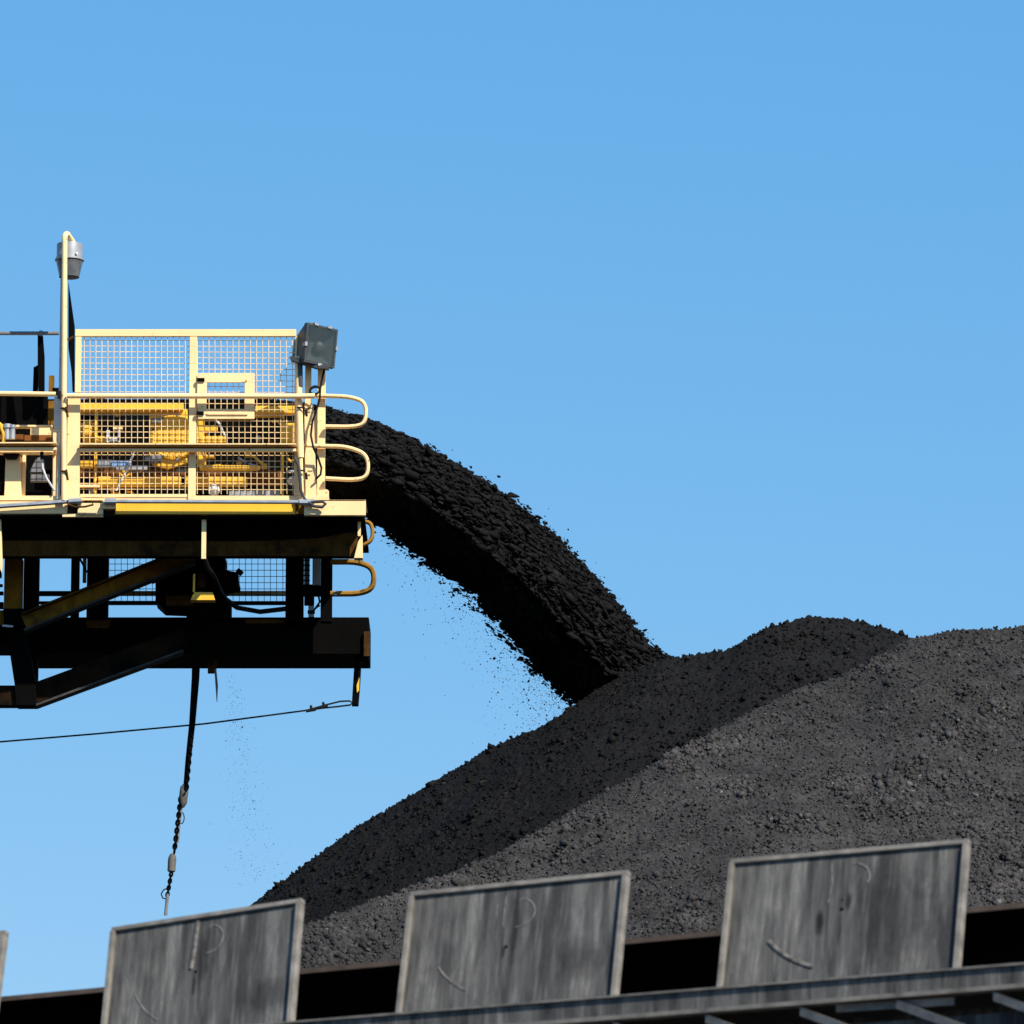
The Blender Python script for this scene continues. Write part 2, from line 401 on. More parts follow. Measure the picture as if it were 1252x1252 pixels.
# ------------------------------------------------------------------ falling coal stream
top = [(330,492),(400,501),(450,516),(500,537),(560,572),(620,611),(670,652),(710,692),(750,738),(785,783),(812,815),(850,865)]
bot = [(330,600),(395,610),(440,622),(490,645),(535,678),(580,716),(625,760),(660,798),(690,828),(718,856),(745,890),(775,935)]
def lerp_list(L, t):
    t = np.clip(t, 0, 1)*(len(L)-1); i = np.minimum(t.astype(int), len(L)-2); f = (t-i)[:, None]
    A = np.array(L, float); return A[i]*(1-f) + A[i+1]*f
def stream_pt(t, s, w):
    """t along 0..1, s across the picture -1 (under) .. 1 (top), w sideways -1 (near) .. 1"""
    a = lerp_list(top, t); b = lerp_list(bot, t); pxy = (a+b)/2 + (a-b)/2*s[:, None]
    # the sheet is thrown off a troughed belt: its underside slants away from the front
    e_ = .05 + .42*np.clip(t, 0, 1)
    w = np.where((w < .45) & (s < -e_), np.maximum(w, -1 + 1.75*np.clip((-e_-s)/(1-e_), 0, 1)**.9), w)
    Yc = 61.8 + 2.3*t**1.25 + .62*w
    u = (pxy[:, 0]-626)/FPX; v = (626-pxy[:, 1])/FPX
    dy = cp - v*sp; k = Yc/dy
    return np.stack([u*k, Yc, CAMZ + (sp+v*cp)*k], 1)
nt, na = 200, 64
T, A_ = np.meshgrid(np.linspace(0, 1, nt), np.linspace(0, 2*np.pi, na, endpoint=False), indexing='ij')
T = T.ravel(); A_ = A_.ravel()
def low(t, a):
    """the underside is eaten away unevenly"""
    return np.where(np.sin(a) < -.15, .80 - .10*np.clip(t*1.6-.2, 0, 1) + .42*fbm(t*15, np.cos(a)*1.5+5, 1.0, 311, 3), 1.0)
rr = (.90 + .13*fbm(T*46, A_*6, 1.0, 301, 4, .65))*low(T, A_)
V = stream_pt(T, rr*np.sign(np.sin(A_))*np.abs(np.sin(A_))**.8, rr*np.cos(A_))
I = np.arange(nt*na).reshape(nt, na); F = np.stack([I[:-1], np.roll(I, -1, 1)[:-1], np.roll(I, -1, 1)[1:], I[1:]], -1).reshape(-1, 4)
def flow(t):
    d = stream_pt(np.minimum(t+.02, 1), np.zeros_like(t), np.zeros_like(t)) - stream_pt(np.maximum(t-.02, 0), np.zeros_like(t), np.zeros_like(t))
    return d/np.linalg.norm(d, axis=1, keepdims=True)
def streak(t, n):
    d = flow(t)*[1, 1, .72] + rng.normal(0, .16, (n, 3)); return d/np.linalg.norm(d, axis=1, keepdims=True)
def stream_lumps(n, rfun, lr, sig, fac, tlo=0., thi=1., alo=0., ahi=2*np.pi):
    t = rng.uniform(tlo, thi, n); a = rng.uniform(alo, ahi, n); r_ = rfun(n)*low(t, a)
    c = stream_pt(t, r_*np.sign(np.sin(a))*np.abs(np.sin(a))**.8, r_*np.cos(a))
    return lumps(c, np.clip(rng.lognormal(math.log(lr), sig, n), .005, .055), (streak(t, n), rng.uniform(1.0, fac, n)))
parts = [stream_lumps(46000, lambda n: rng.normal(.925, .045, n), .0118, .55, 3.6),
         stream_lumps(900, lambda n: rng.normal(.89, .03, n), .025, .35, 3.2),
         stream_lumps(1500, lambda n: .98+np.abs(rng.normal(0, .040, n)), .014, .5, 2.2, 0, 1, R(30), R(150)),
         stream_lumps(2600, lambda n: .93+np.abs(rng.normal(0, .10, n)), .017, .5, 3.4, .10, 1, R(205), R(335)),
         stream_lumps(800, lambda n: .93+np.abs(rng.normal(0, .12, n)), .032, .4, 3.6, .30, 1, R(225), R(315))]
# torn clots drawn out along the flow on the underside and, smaller, along the top
def clots(n, k, smin, smax, lr, length, tlo):
    t = rng.uniform(tlo, 1, n); sv = -rng.uniform(smin, smax, n) if smin > 0 else rng.uniform(-smin, -smax, n)
    c = stream_pt(t, sv, rng.uniform(-.45, .6, n)); d = flow(t)*[1, 1, .60] + rng.normal(0, .10, (n, 3)); d /= np.linalg.norm(d, axis=1, keepdims=True)
    L_ = rng.uniform(.4, 1.4, n)*length; u_ = rng.normal(0, .45, (n, k))
    cc = c[:, None] + d[:, None]*(u_*L_[:, None])[:, :, None] + rng.normal(0, .014, (n, k, 3))
    rad = np.clip(rng.lognormal(math.log(lr), .4, (n, k))*np.exp(-u_**2), .004, .05)
    return lumps(cc.reshape(-1, 3), rad.ravel(), (np.repeat(d, k, 0), rng.uniform(1.3, 3, n*k)))
parts += [clots(210, 26, .62, .92, .025, .34, .06), clots(190, 26, .84, 1.10, .021, .38, .12), clots(110, 20, 1.0, 1.24, .016, .36, .25), clots(160, 7, 1.1, 1.45, .010, .09, .25), clots(330, 9, -.94, -1.04, .013, .15, .0), clots(60, 7, -1.02, -1.14, .009, .10, .3), clots(60, 10, -1.0, -1.22, .011, .12, .86)]
# spray of small bits under the stream
n = 5200; t = rng.beta(2.6, 1.3, n); c = stream_pt(t, -1.0 - np.abs(rng.exponential(.60, n))*(.25+t), rng.uniform(-1, 1, n))
parts.append(lumps(c, rng.lognormal(math.log(.0040), .45, n)))
n = 260; t = rng.uniform(.3, 1, n); c = stream_pt(t, 1.0 + rng.exponential(.06, n), rng.uniform(-.6, .6, n)); parts.append(lumps(c, rng.lognormal(math.log(.009), .5, n)))
off = 0; vs = [V]; fs = [F.tolist()]
vt = [V]; 
tri = np.concatenate([F[:, [0,1,2]], F[:, [0,2,3]]]); ft = [tri]; off = len(V)
for pv, pf in parts: vt.append(pv); ft.append(pf+off); off += len(pv)
st = np_mesh('coal_stream', np.concatenate(vt), np.concatenate(ft), FRESH, None, M(600, 690, 2))
st.location = M(600, 690, 2)
tag(st, 'thick arc of black coal thrown off the boom end onto the dark pile', 'coal stream', kind='stuff')
# thin drizzle of grit below the boom
n = 620; s_ = rng.uniform(0, 1, n)**.9
px_ = 283 + 30*s_ + rng.normal(0, 1, n)*(4+16*s_); py_ = 822 + 260*s_
cc = np.array([tuple(M(a, b, 2+e)) for a, b, e in zip(px_, py_, rng.uniform(-.3, .3, n))])
lv, lf = lumps(cc, np.clip(rng.lognormal(math.log(.0029), .32, n), .002, .010))
gr = np_mesh('coal_grit', lv, lf, FRESH, None, M(290, 900, 2)); gr.location = M(290, 900, 2)
tag(gr, 'thin drizzle of coal grit falling below the boom', 'coal grit', kind='stuff')

# ------------------------------------------------------------------ stacker boom head
LX = -430          # the boom runs on out of the frame to the left
boom = empty('stacker_boom', M(200, 620, 1.5), 'yellow boom head of a coal stacker with railed deck, mesh guard and black underside', 'stacker')
JOINED = {'wire_mesh','lower_mesh','end_plate','junction_box','bearing_housing','motor','valve_block','scraper_frame','girder_end','strip_slot_group','lit_bracket','mid_rail','deck','pulley_bracket','belt','gearbox'}
def part(mb, name, mat, parent=None, **k):
    if name in JOINED or len(mb.p) < 2: return mb.build(name, mat, parent or boom, root=boom, **k)
    return mb.each(name, mat, parent or boom, root=boom, **k)[0]

# deck and its edge
m = MB(); m.fbox(LX, 606, 402, 611.5, .02, 1.85); part(m, 'deck', CREAM)
m = MB(); m.fbox(LX, 613, 82, 628, 0, .05); m.fbox(95, 615, 126, 629, -.03, .06); m.fbox(124, 611, 142, 622, -.05, .07); m.fbox(76, 628, 126, 632, .0, .1)
part(m, 'edge_beam', CREAM, bevel=.004)
m = MB(); m.fbox(141, 614, 361, 628.5, 0, .05); part(m, 'toe_board', YELLOW, bevel=.004)
m = MB(); m.fbox(362, 614, 373, 628, .03, .05); part(m, 'edge_joint', BROWN)
m = MB(); m.fbox(372, 611, 447, 630, -.05, .07); m.fbox(372, 611, 447, 613, -.05, .6); part(m, 'end_plate', CREAM, bevel=.004)
m = MB(); m.tube([M(LX,621,-.06), M(0,619,-.06), M(60,615,-.06), M(84,613,-.06)], .024); m.tube([M(128,613,-.09), M(250,613.5,-.09), M(378,614,-.09)], .022)
m.tube([M(84,613,-.06), M(100,612,-.06)], .034); m.tube([M(128,613,-.09), M(142,613,-.09)], .036); m.tube([M(366,614,-.09), M(384,614,-.09)], .036)
part(m, 'conduit', GALV, smooth=True)
m = MB(); m.tube([M(x,y,-.12) for x,y in ((82,612),(84,617),(92,620),(104,619.5),(114,617),(112,613),(104,613),(126,613.5))], .011); part(m, 'conduit_cable', BROWND, smooth=True)
# channel girder under the deck (deck overhangs it)
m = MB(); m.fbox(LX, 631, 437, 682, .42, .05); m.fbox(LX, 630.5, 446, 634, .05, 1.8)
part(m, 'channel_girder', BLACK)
m = MB(); m.prism([(LX,661),(120,661),(300,662),(390,658),(420,652),(437,650),(437,680),(LX,680)], .39, .025); part(m, 'lit_girder_flange', BROWND)  # raised right end traces the deck's shadow line; lighter brown stands for lit steel
m = MB(); m.fbox(437.5, 631, 441, 655, .20, .06); m.prism([(438,662),(443,654),(443.5,682),(433,682)], .30, .14); part(m, 'girder_end', CREAM)  # end flange; the slanted cream piece traces a sun patch
m = MB(); m.tube([M(439,682,.33), M(439,692,.33)], .006); part(m, 'drip_rod', CABLE)
m = MB(); m.fbox(246.5, 629, 252, 683, .1, .035); part(m, 'hanger_strap', CREAM)

# guard screen
m = MB()
m.fbox(92, 402.5, 362, 411, 0, .05); m.fbox(92, 411.5, 99, 480, 0, .05); m.fbox(231, 411.5, 240, 611, -.002, .05); m.fbox(360, 411, 366, 606, .01, .04)
m.fbox(98, 604, 231, 608, .012, .03); m.fbox(96, 592.5, 122, 595.5, .0, .04)
scr = part(m, 'guard_screen', CREAM, bevel=.003)
m = MB(); w = .72
x = 103.0
while x < 362:
    if not 230 < x < 241: m.tube([M(x+.15*math.sin(x),411,.03), M(x-2.0*(x-230)/-130*.35,604,.03)], PX*.52, 4)
    x += 7.27
y = 416.0
while y < 604:
    m.tube([M(97.5,y,.038), M(230,y+.3,.04), M(362,y+.9,.038)], PX*.52, 4); y += 7.0
part(m, 'wire_mesh', WIRE, scr)
m = MB(); m.fbox(242, 456, 311, 467.5, -.03, .025); m.fbox(242, 500, 311, 512, -.03, .025); m.fbox(241, 467.5, 252.5, 500, -.03, .025); m.fbox(299, 467.5, 311, 500, -.03, .025)
m.fbox(253, 504.5, 303, 507, -.045, .02)
ht = part(m, 'inspection_hatch', CREAM, scr, bevel=.003)
m = MB(); m.fbox(241, 462, 250, 466, -.05, .02); m.fbox(240, 503, 249, 507, -.05, .02); part(m, 'hinge', DEEP, scr)

# handrails
m = MB(); m.tube([M(LX,480.5,-.11), M(0,481,-.11), M(68,482,-.11)], .026, 10); m.tube([M(82,484,-.11), M(365,484.5,-.11), M(385,484,-.11)], .028, 10); part(m, 'top_rail', CREAM, smooth=True)
m = MB(); m.fbox(70, 478, 74, 486, -.14, .06); part(m, 'rail_joint', CABLE)
def angle_rail(x0, x1, y): 
    q = MB(); q.fbox(x0, y-4, x1, y-2.6, -.17, .12); q.fbox(x0, y+2.4, x1, y+5.5, -.12, .055); return q
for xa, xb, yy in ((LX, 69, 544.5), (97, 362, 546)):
    mr = part(angle_rail(xa, xb, yy), 'mid_rail', CREAM); q = MB(); q.fbox(xa, yy-2.6, xb, yy+4, -.055, .014); part(q, 'shaded_rail_web', BROWN, mr)  # web coloured dark brown to stand for the shade of the flange above
def loop(pts, d, r, name='end_loop', mat=None, flat=1.5):
    # rounded ends between the given corners
    P3 = []
    for i, (x, y) in enumerate(pts):
        if 0 < i < len(pts)-1:
            a = Vector(pts[i-1]); b = Vector((x, y)); c = Vector(pts[i+1])
            ra = min(13, (a-b).length*.49); rc = min(13, (c-b).length*.49)
            s = b+(a-b).normalized()*ra; e = b+(c-b).normalized()*rc
            for k in range(7):
                t = k/6; q = s*(1-t)**2 + b*2*t*(1-t) + e*t*t; P3.append(M(q.x, q.y, d))
        else: P3.append(M(x, y, d))
    q = MB(); q.tube(P3, r, 8, flat=flat); return part(q, name, mat or CREAM, smooth=True)
loop([(384,483.5),(428,485),(448,492),(447,518),(432,522),(398,521.5)], .05, .022)
loop([(372,545),(424,546),(450,556),(450,583),(434,587),(398,585)], .05, .022)
loop([(444,637),(455,640),(456,660),(444,667)], .5, .022, mat=LOOPB)
loop([(404,687),(438,687),(457,695),(457,719),(440,726),(404,726)], .9, .030, mat=LOOPB)

# posts
def post(x0, y0, x1, y1, d, th, mat=CREAM, name='post'):
    q = MB(); q.fbox(x0, y0, x1, y1, d, th); return part(q, name, mat, bevel=.004)
q = MB(); q.prism([(83,487),(98,487),(97,612),(81,612)], -.02, .05); part(q, 'post', CREAM)
post(372.5, 446, 380, 612, .06, .09); q = MB(); q.prism([(372,495),(383,495),(387,600),(387,612),(374,612)], .03, .03); part(q, 'post_cover', CREAM)
post(388, 448, 397.5, 606, .10, .10)
q = MB(); q.prism([(388,600),(399,598),(402,600),(402,612),(388,612)], .05, .05); part(q, 'post_foot', CREAM)
q = MB(); q.lathe([(.024,0),(.024,.46),(.037,.46),(.037,1.55)], M(369,612,-.04), (-.035,0,1), 12)
part(q, 'floodlight_pole', CREAM, smooth=True)
q = MB(); q.prism([(384,502),(390,501),(397,505),(397,541),(384,541)], .22, .08); bx_ = part(q, 'junction_box', WHITE, bevel=.005)
q = MB()
for yy in (508, 516, 526): q.lathe([(.012,0),(.012,.012)], M(391, yy, .205), (0,-1,0), 8)
part(q, 'box_bolt', CABLE, bx_)
q = MB()
for yy in (500, 577):
    q.tube([M(363,yy-2,-.09), M(373,yy-1.5,-.09)], .009); q.tube([M(376,yy-1,.0), M(382,yy-1,.0)], .006); q.tube([M(374,yy+1,-.03), M(375,yy+9,-.03)], .014)
part(q, 'pole_clamp', CABLE)
for yy in (499, 575):
    pass

# machinery seen through the guard
m = MB(); m.fbox(LX, 497, 392, 606, 1.15, .05)
prof = [(LX,488),(330,488),(352,492),(372,500),(388,516),(394,545),(390,575),(376,592),(350,603),(LX,603)]
m = MB(); m.prism(prof, 1.2, 1.25); part(m, 'belt', DEEP)
m = MB(); m.fbox(98, 492.5, 224, 501, .62, .12); m.fbox(98, 501, 190, 503.5, .66, .1); m.fbox(312, 496, 364, 505, .62, .12); m.fbox(310, 505.5, 345, 509, .66, .08); part(m, 'cross_beam', YELLOW, bevel=.005)
m = MB(); m.prism([(183,502),(229,500),(229,566),(205,574),(186,568),(183,555)], .70, .10); gb = part(m, 'gearbox', YELLOW, bevel=.006)
m = MB(); m.lathe([(.245,0),(.245,.025),(.235,.03),(.215,.03),(.21,.022),(.0,.024)], M(212,535,.69), (0,-1,0), 36); part(m, 'gear_cover', YELLOW, gb)
m = MB()
for k in range(9):
    a = 2*math.pi*k/9; m.lathe([(.017,0),(.017,.03)], M(212+27*math.cos(a)*.98, 535+27*math.sin(a), .69), (0,-1,0), 8)
part(m, 'cover_bolt', RAILG, gb)
m = MB(); m.fbox(184, 511, 197, 517, .6, .05); m.fbox(184, 555, 198, 566, .6, .05); m.fbox(215, 573, 232, 577, .62, .05); part(m, 'gear_bracket', RAILG, gb, bevel=.01)
m = MB(); m.fbox(98, 572.5, 300, 582, .75, .1); m.fbox(300, 575, 344, 592, .78, .1); part(m, 'base_beam', RUSTY)
m = MB(); m.fbox(120, 582.5, 221, 592.5, .55, .14); m.fbox(227, 582.5, 302, 592, .55, .14); m.fbox(120, 592.5, 302, 594.5, .5, .05); part(m, 'base_rail', YELLOW, bevel=.006)
m = MB(); m.lathe([(.0,0),(.10,.01),(.13,.04),(.13,.10),(.10,.13),(.06,.15)], M(100,529,.75), (1,0,.0), 20); m.fbox(99, 517, 112, 530, .68, .08); part(m, 'motor', YELLOW, smooth=True)
fit = random.Random(5)
for k_ in range(46):
    x_, y_ = fit.uniform(102, 358), fit.choice((508, 516, 522, 528, 536, 556, 560, 566, 571, 578, 597, 602)) + fit.uniform(-2, 2)
    if 180 < x_ < 232 and y_ < 575: continue
    q = MB(); kind_ = fit.random(); w_, h_ = fit.uniform(3, 13), fit.uniform(2.5, 7)
    if kind_ < .5: q.fbox(x_, y_, x_+w_, y_+h_, fit.uniform(.62, .95), fit.uniform(.04, .12))
    elif kind_ < .75: q.lathe([(.03,0),(.035,.03),(.02,.05)], M(x_, y_, fit.uniform(.6, .9)), (0,-1,0), 12)
    else: q.tube([M(x_, y_, .7), M(x_+w_, y_+fit.uniform(-4, 8), .72), M(x_+2.2*w_, y_+fit.uniform(-3, 12), .7)], .014)
    part(q, 'machine_fitting', fit.choice((YELLOW, YELLOW, YELLOW, CREAM, GALV, RUSTY, LAMPD)))
m = MB(); m.fbox(98, 563, 113, 571, .55, .08); m.fbox(115, 503, 119, 606, .6, .05); m.fbox(119, 533, 129, 540, .58, .06); part(m, 'motor_mount', YELLOW, bevel=.005)
m = MB(); m.fbox(130, 526, 134, 540, .5, .04); m.fbox(144, 526, 147, 540, .5, .04); m.fbox(131, 534, 147, 539, .5, .05); part(m, 'valve_block', WHITE)
m = MB(); m.fbox(137, 563, 160, 571, .5, .06); part(m, 'plastic_tray', BLUE)
m = MB(); m.fbox(119, 562, 137, 571, .52, .06); m.fbox(142, 569, 180, 574, .48, .05); part(m, 'cable_tray', GALV)
m = MB(); m.tube([M(165,550,.4), M(155,575,.4), M(142,600,.4)], .012); m.tube([M(262,512,.4), M(268,518,.4), M(275,533,.4)], .013); part(m, 'grease_line', WHITE, smooth=True)
m = MB(); m.fbox(241, 512, 250, 540, .6, .06); m.fbox(250, 520, 266, 527, .6, .08); m.fbox(242, 533, 276, 541, .58, .09); m.fbox(241, 553, 252, 570, .6, .06); m.fbox(250, 556, 262, 560, .62, .06)
m.prism([(244,568),(318,569),(317,573),(300,575),(244,574)], .50, .08); part(m, 'bearing_housing', YELLOW, bevel=.006)
m = MB(); m.fbox(343, 517, 363, 541, .6, .16); m.fbox(341, 541, 364, 542.5, .58, .1); m.fbox(344, 505, 347, 606, .64, .05); m.fbox(340, 606, 360, 611, .5, .1); part(m, 'pulley_bracket', YELLOW, bevel=.006)
m = MB(); m.lathe([(.06,0),(.06,.05),(.03,.06)], M(262,600,.35), (0,-1,0), 16); m.lathe([(.04,0),(.05,.05),(.03,.08)], M(357,589,.4), (0,-1,0), 14); part(m, 'grease_nipple', WHITE, smooth=True)
m = MB(); m.fbox(280, 600, 342, 606, .45, .06); m.fbox(324, 607, 337, 611, .4, .05); part(m, 'hydraulic_pipe', LAMPG)
m = MB(); m.lathe([(.12,0),(.105,.02),(.03,.065),(.0,.075)], M(117,486,1.0), (0,0,1), 20); part(m, 'vent_cap', LAMPG, smooth=True)

# left bay beyond the lamp post
m = MB(); m.tube([M(LX,407,.6), M(72,407.5,.6)], .021, 8); m.fbox(48, 404, 52, 410, .56, .05); part(m, 'upper_rail', RAILG, smooth=True)
m = MB(); m.prism([(46,409),(52,409),(54,435),(54,480),(47,480),(46,446)], .6, .08); m.prism([(41,449),(47,446),(46,480),(40,480)], .75, .06); m.fbox(64, 474, 72, 482, .6, .06); part(m, 'rail_post', BLACK)
m = MB(); m.fbox(59.5, 459, 66, 478, .6, .06); m.fbox(59, 490, 66, 522, .6, .06); part(m, 'bracket', BROWN)
m = MB(); m.fbox(66, 484, 71.5, 523, .3, .05); part(m, 'perforated_channel', WHITE)
m = MB(); m.fbox(LX, 484, 58, 520.5, .8, .05); part(m, 'belt_cover', DEEP)
m = MB(); m.fbox(LX, 519.5, 64, 522, .45, .1); m.fbox(37, 523, 64, 532, .3, .1); m.fbox(64, 524, 70, 612, .12, .07); m.fbox(LX, 551, 68, 553.5, .02, .12); m.fbox(27, 552, 31, 607, .2, .06); part(m, 'chute_frame', CREAM, bevel=.004)
m = MB(); m.fbox(30, 532, 70, 538.5, .3, .05); m.fbox(LX, 531, 30, 537, .4, .05); part(m, 'chute_edge', RUSTY)
m = MB(); m.prism([(7,555),(25,556),(26,608),(5,609)], .1, .2); part(m, 'box_column', CREAM, bevel=.006)
m = MB(); m.prism([(3,554),(24,555),(20,561),(8,561)], .05, .05); part(m, 'column_cap', CABLE)
m = MB(); m.prism([(44,561),(52,557),(55,577),(36,577)], .7, .1); m.fbox(37, 580, 60, 588, .7, .08); part(m, 'chute_plate', RAILG)
m = MB(); m.tube([M(LX,520,.05), M(-8,512,.02), M(1,520,.0), M(5,532,.0), M(4,545,.02)], .022); part(m, 'hose', YELLOW, smooth=True)
m = MB(); m.lathe([(.03,0),(.03,.12),(.045,.12),(.045,.16)], M(8.5,537,.0), (0,0,1), 12); m.lathe([(.03,0),(.03,.12),(.04,.12),(.04,.15)], M(15,537,.0), (0,0,1), 12); part(m, 'cable_gland', GALV, smooth=True)
m = MB(); m.tube([M(51,553,.0), M(51.5,562,-.02)], .02); part(m, 'sensor_head', CABLE)
m = MB(); m.tube([M(51.5,560,-.02), M(52,572,-.02), M(57,585,-.02), M(67,600,-.02)], .012); part(m, 'sensor_cable', WHITE, smooth=True)

# lower level: columns, braces, mesh, walkway rails, belt trough
def beam_px(x0, y0, x1, y1, wpx, d, th):
    a = Vector((x0, y0)); b = Vector((x1, y1)); n_ = (b-a).normalized(); n_ = Vector((-n_.y, n_.x))*wpx/2
    return MB().prism([tuple(a+n_), tuple(b+n_), tuple(b-n_), tuple(a-n_)], d, th)
def column(x0, x1, y0, y1, d, mat, th=.15): q = MB(); q.fbox(x0, y0, x1, y1, d, th); return part(q, 'column', mat, bevel=.006)
m = MB(); m.prism([(-2,628),(1,628),(3,690),(2,700),(-2,690)], .1, .05); part(m, 'side_strap', CREAM)
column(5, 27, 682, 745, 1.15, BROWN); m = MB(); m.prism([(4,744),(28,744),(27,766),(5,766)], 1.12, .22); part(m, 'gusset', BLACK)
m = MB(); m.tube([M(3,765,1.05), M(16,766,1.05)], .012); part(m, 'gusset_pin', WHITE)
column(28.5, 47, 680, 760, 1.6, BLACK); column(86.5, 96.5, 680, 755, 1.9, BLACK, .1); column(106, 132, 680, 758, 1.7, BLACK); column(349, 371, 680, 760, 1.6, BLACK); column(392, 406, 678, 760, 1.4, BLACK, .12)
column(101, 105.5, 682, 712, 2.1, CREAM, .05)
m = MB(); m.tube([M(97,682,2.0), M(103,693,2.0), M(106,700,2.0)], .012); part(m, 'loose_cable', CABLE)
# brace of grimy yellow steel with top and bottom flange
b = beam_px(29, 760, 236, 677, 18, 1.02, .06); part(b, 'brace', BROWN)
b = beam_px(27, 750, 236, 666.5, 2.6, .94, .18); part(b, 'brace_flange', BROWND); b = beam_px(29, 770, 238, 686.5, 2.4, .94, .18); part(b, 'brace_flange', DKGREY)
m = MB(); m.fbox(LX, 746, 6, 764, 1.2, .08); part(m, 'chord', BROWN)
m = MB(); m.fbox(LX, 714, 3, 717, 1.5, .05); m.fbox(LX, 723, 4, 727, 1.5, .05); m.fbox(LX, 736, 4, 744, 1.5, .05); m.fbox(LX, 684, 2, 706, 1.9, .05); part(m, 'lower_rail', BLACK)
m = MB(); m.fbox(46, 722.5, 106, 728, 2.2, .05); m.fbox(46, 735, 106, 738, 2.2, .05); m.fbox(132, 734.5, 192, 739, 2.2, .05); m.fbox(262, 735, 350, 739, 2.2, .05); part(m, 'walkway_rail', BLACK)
m = MB(); m.fbox(131, 722.5, 350, 728, 2.3, .04); part(m, 'walkway_tube', CREAM)
m = MB(); x = 133.
while x < 350: m.tube([M(x,678,2.16), M(x,736,2.16)], PX*.5, 4); x += 7.6
y = 682.
while y < 737: m.tube([M(132,y,2.15), M(350,y,2.15)], PX*.5, 4); y += 7.6
part(m, 'lower_mesh', CABLE)
# black clutter round the middle: chute, scraper frame, hoses
m = MB(); m.prism([(190,683),(276,683),(274,706),(292,710),(292,715),(272,718),(279,733),(270,742),(250,746),(200,744),(190,735)], 1.7, .4); m.prism([(258,700),(276,697),(291,700),(291,716),(270,716)], 1.5, .2); m.tube([M(290,697,1.5), M(296,702,1.5)], .03); part(m, 'scraper_frame', BLACK)
m = MB(); m.prism([(200,683),(218,690),(196,708),(186,712)], 1.4, .1); m.fbox(228, 736, 282, 756, 1.6, .3); part(m, 'scraper_arm', DEEP)
m = MB(); m.fbox(203, 728, 236, 740, 1.4, .1); m.fbox(241, 700, 250, 718, 1.4, .1); part(m, 'scraper_plate', BROWND)
m = MB(); m.prism([(238,724),(260,724),(263,733.5),(233,733.5)], .55, .15); m.tube([M(237.5,702,.6), M(237,724,.6)], .012); part(m, 'lit_bracket', YELLOW)
m = MB(); m.tube([M(250,682,.15), M(254,694,.2), M(262,705,.6), M(268,720,1.0), M(275,732,1.3), M(290,743,1.5), M(318,748,1.6), M(352,744,1.6)], .028); part(m, 'black_hose', CABLE, smooth=True)
m = MB(); m.fbox(372, 679, 378.5, 714.5, 1.75, .05); m.fbox(377, 733, 384, 754, 1.75, .05); part(m, 'terminal_strip', WHITE)
m = MB()
for k in range(5): m.fbox(371.5, 684+6.2*k, 379, 685.3+6.2*k, 1.73, .02)
m.fbox(376, 746, 385, 750, 1.72, .03); part(m, 'strip_slot', CABLE)
m = MB(); m.fbox(382, 679, 392, 715, 1.7, .06); part(m, 'switch_box', WHITE, bevel=.004)
m = MB(); m.fbox(371, 714.5, 392, 728, 1.75, .08); m.fbox(372, 724, 384, 739, 1.7, .08); m.tube([M(388,722,1.6), M(391,736,1.6), M(384,746,1.6), M(391,740,1.6)], .012); part(m, 'switch_bracket', DEEP)
m = MB(); m.fbox(408, 722, 412, 727.5, .86, .04); part(m, 'loop_tag', GALV)
# belt trough below
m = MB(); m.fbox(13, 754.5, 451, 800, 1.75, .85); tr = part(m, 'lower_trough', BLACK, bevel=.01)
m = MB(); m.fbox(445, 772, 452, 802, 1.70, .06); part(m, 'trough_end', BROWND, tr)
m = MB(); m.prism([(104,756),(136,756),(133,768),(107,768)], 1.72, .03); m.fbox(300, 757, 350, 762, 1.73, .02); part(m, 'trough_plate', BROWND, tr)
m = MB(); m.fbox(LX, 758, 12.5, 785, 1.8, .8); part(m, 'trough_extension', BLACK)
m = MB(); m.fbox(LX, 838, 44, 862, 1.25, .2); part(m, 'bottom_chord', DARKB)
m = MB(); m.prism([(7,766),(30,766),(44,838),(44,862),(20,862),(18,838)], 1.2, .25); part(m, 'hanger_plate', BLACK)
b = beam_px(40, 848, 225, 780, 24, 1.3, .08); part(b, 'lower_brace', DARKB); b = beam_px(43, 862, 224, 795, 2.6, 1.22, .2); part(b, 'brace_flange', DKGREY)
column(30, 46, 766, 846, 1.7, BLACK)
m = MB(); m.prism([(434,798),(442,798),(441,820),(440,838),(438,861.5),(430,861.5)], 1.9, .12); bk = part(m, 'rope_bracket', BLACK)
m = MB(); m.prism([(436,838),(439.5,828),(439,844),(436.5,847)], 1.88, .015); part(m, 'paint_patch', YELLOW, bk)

# ------------------------------------------------------------------ lamp post, floodlight, cables and hanging gear
lp = empty('lamp_post', M(77, 612, -.05), 'cream lamp post with grey round lamp rising at the left end of the mesh guard', 'lamp post')
m = MB(); m.tube([M(78,612,-.06), M(78,484,-.06), M(79,296,-.06)] + [M(79+ (1-math.cos(a))*2.6, 291-math.sin(a)*5, -.06+.06*(1-math.cos(a))) for a in (0, .5, 1.0, 1.5, 2.0, 2.5)] + [M(89,296,.14)], .030, 12); m.build('pole', CREAM, lp, smooth=True)
m = MB(); m.fbox(71.8, 340, 74.8, 610, -.03, .05); m.build('backing_strip', WHITE, lp)
m = MB(); m.prism([(83.5,345),(91,398),(91,478),(88.5,478),(87.5,455),(83.5,425)], .02, .06); m.build('gusset', DEEP, lp)
m = MB()
for yy in (500, 577): m.tube([M(74,yy-1,-.09), M(80,yy-1,-.1), M(82,yy+2,-.09)], .01); m.tube([M(81,yy-3,-.08), M(83,yy+10,-.07)], .012)
m.tube([M(83,416,-.03), M(88,413,-.03), M(90,412,-.03)], .016)
m.each('pole_clamp', BROWND, lp)
lc = M(85, 318, .15)
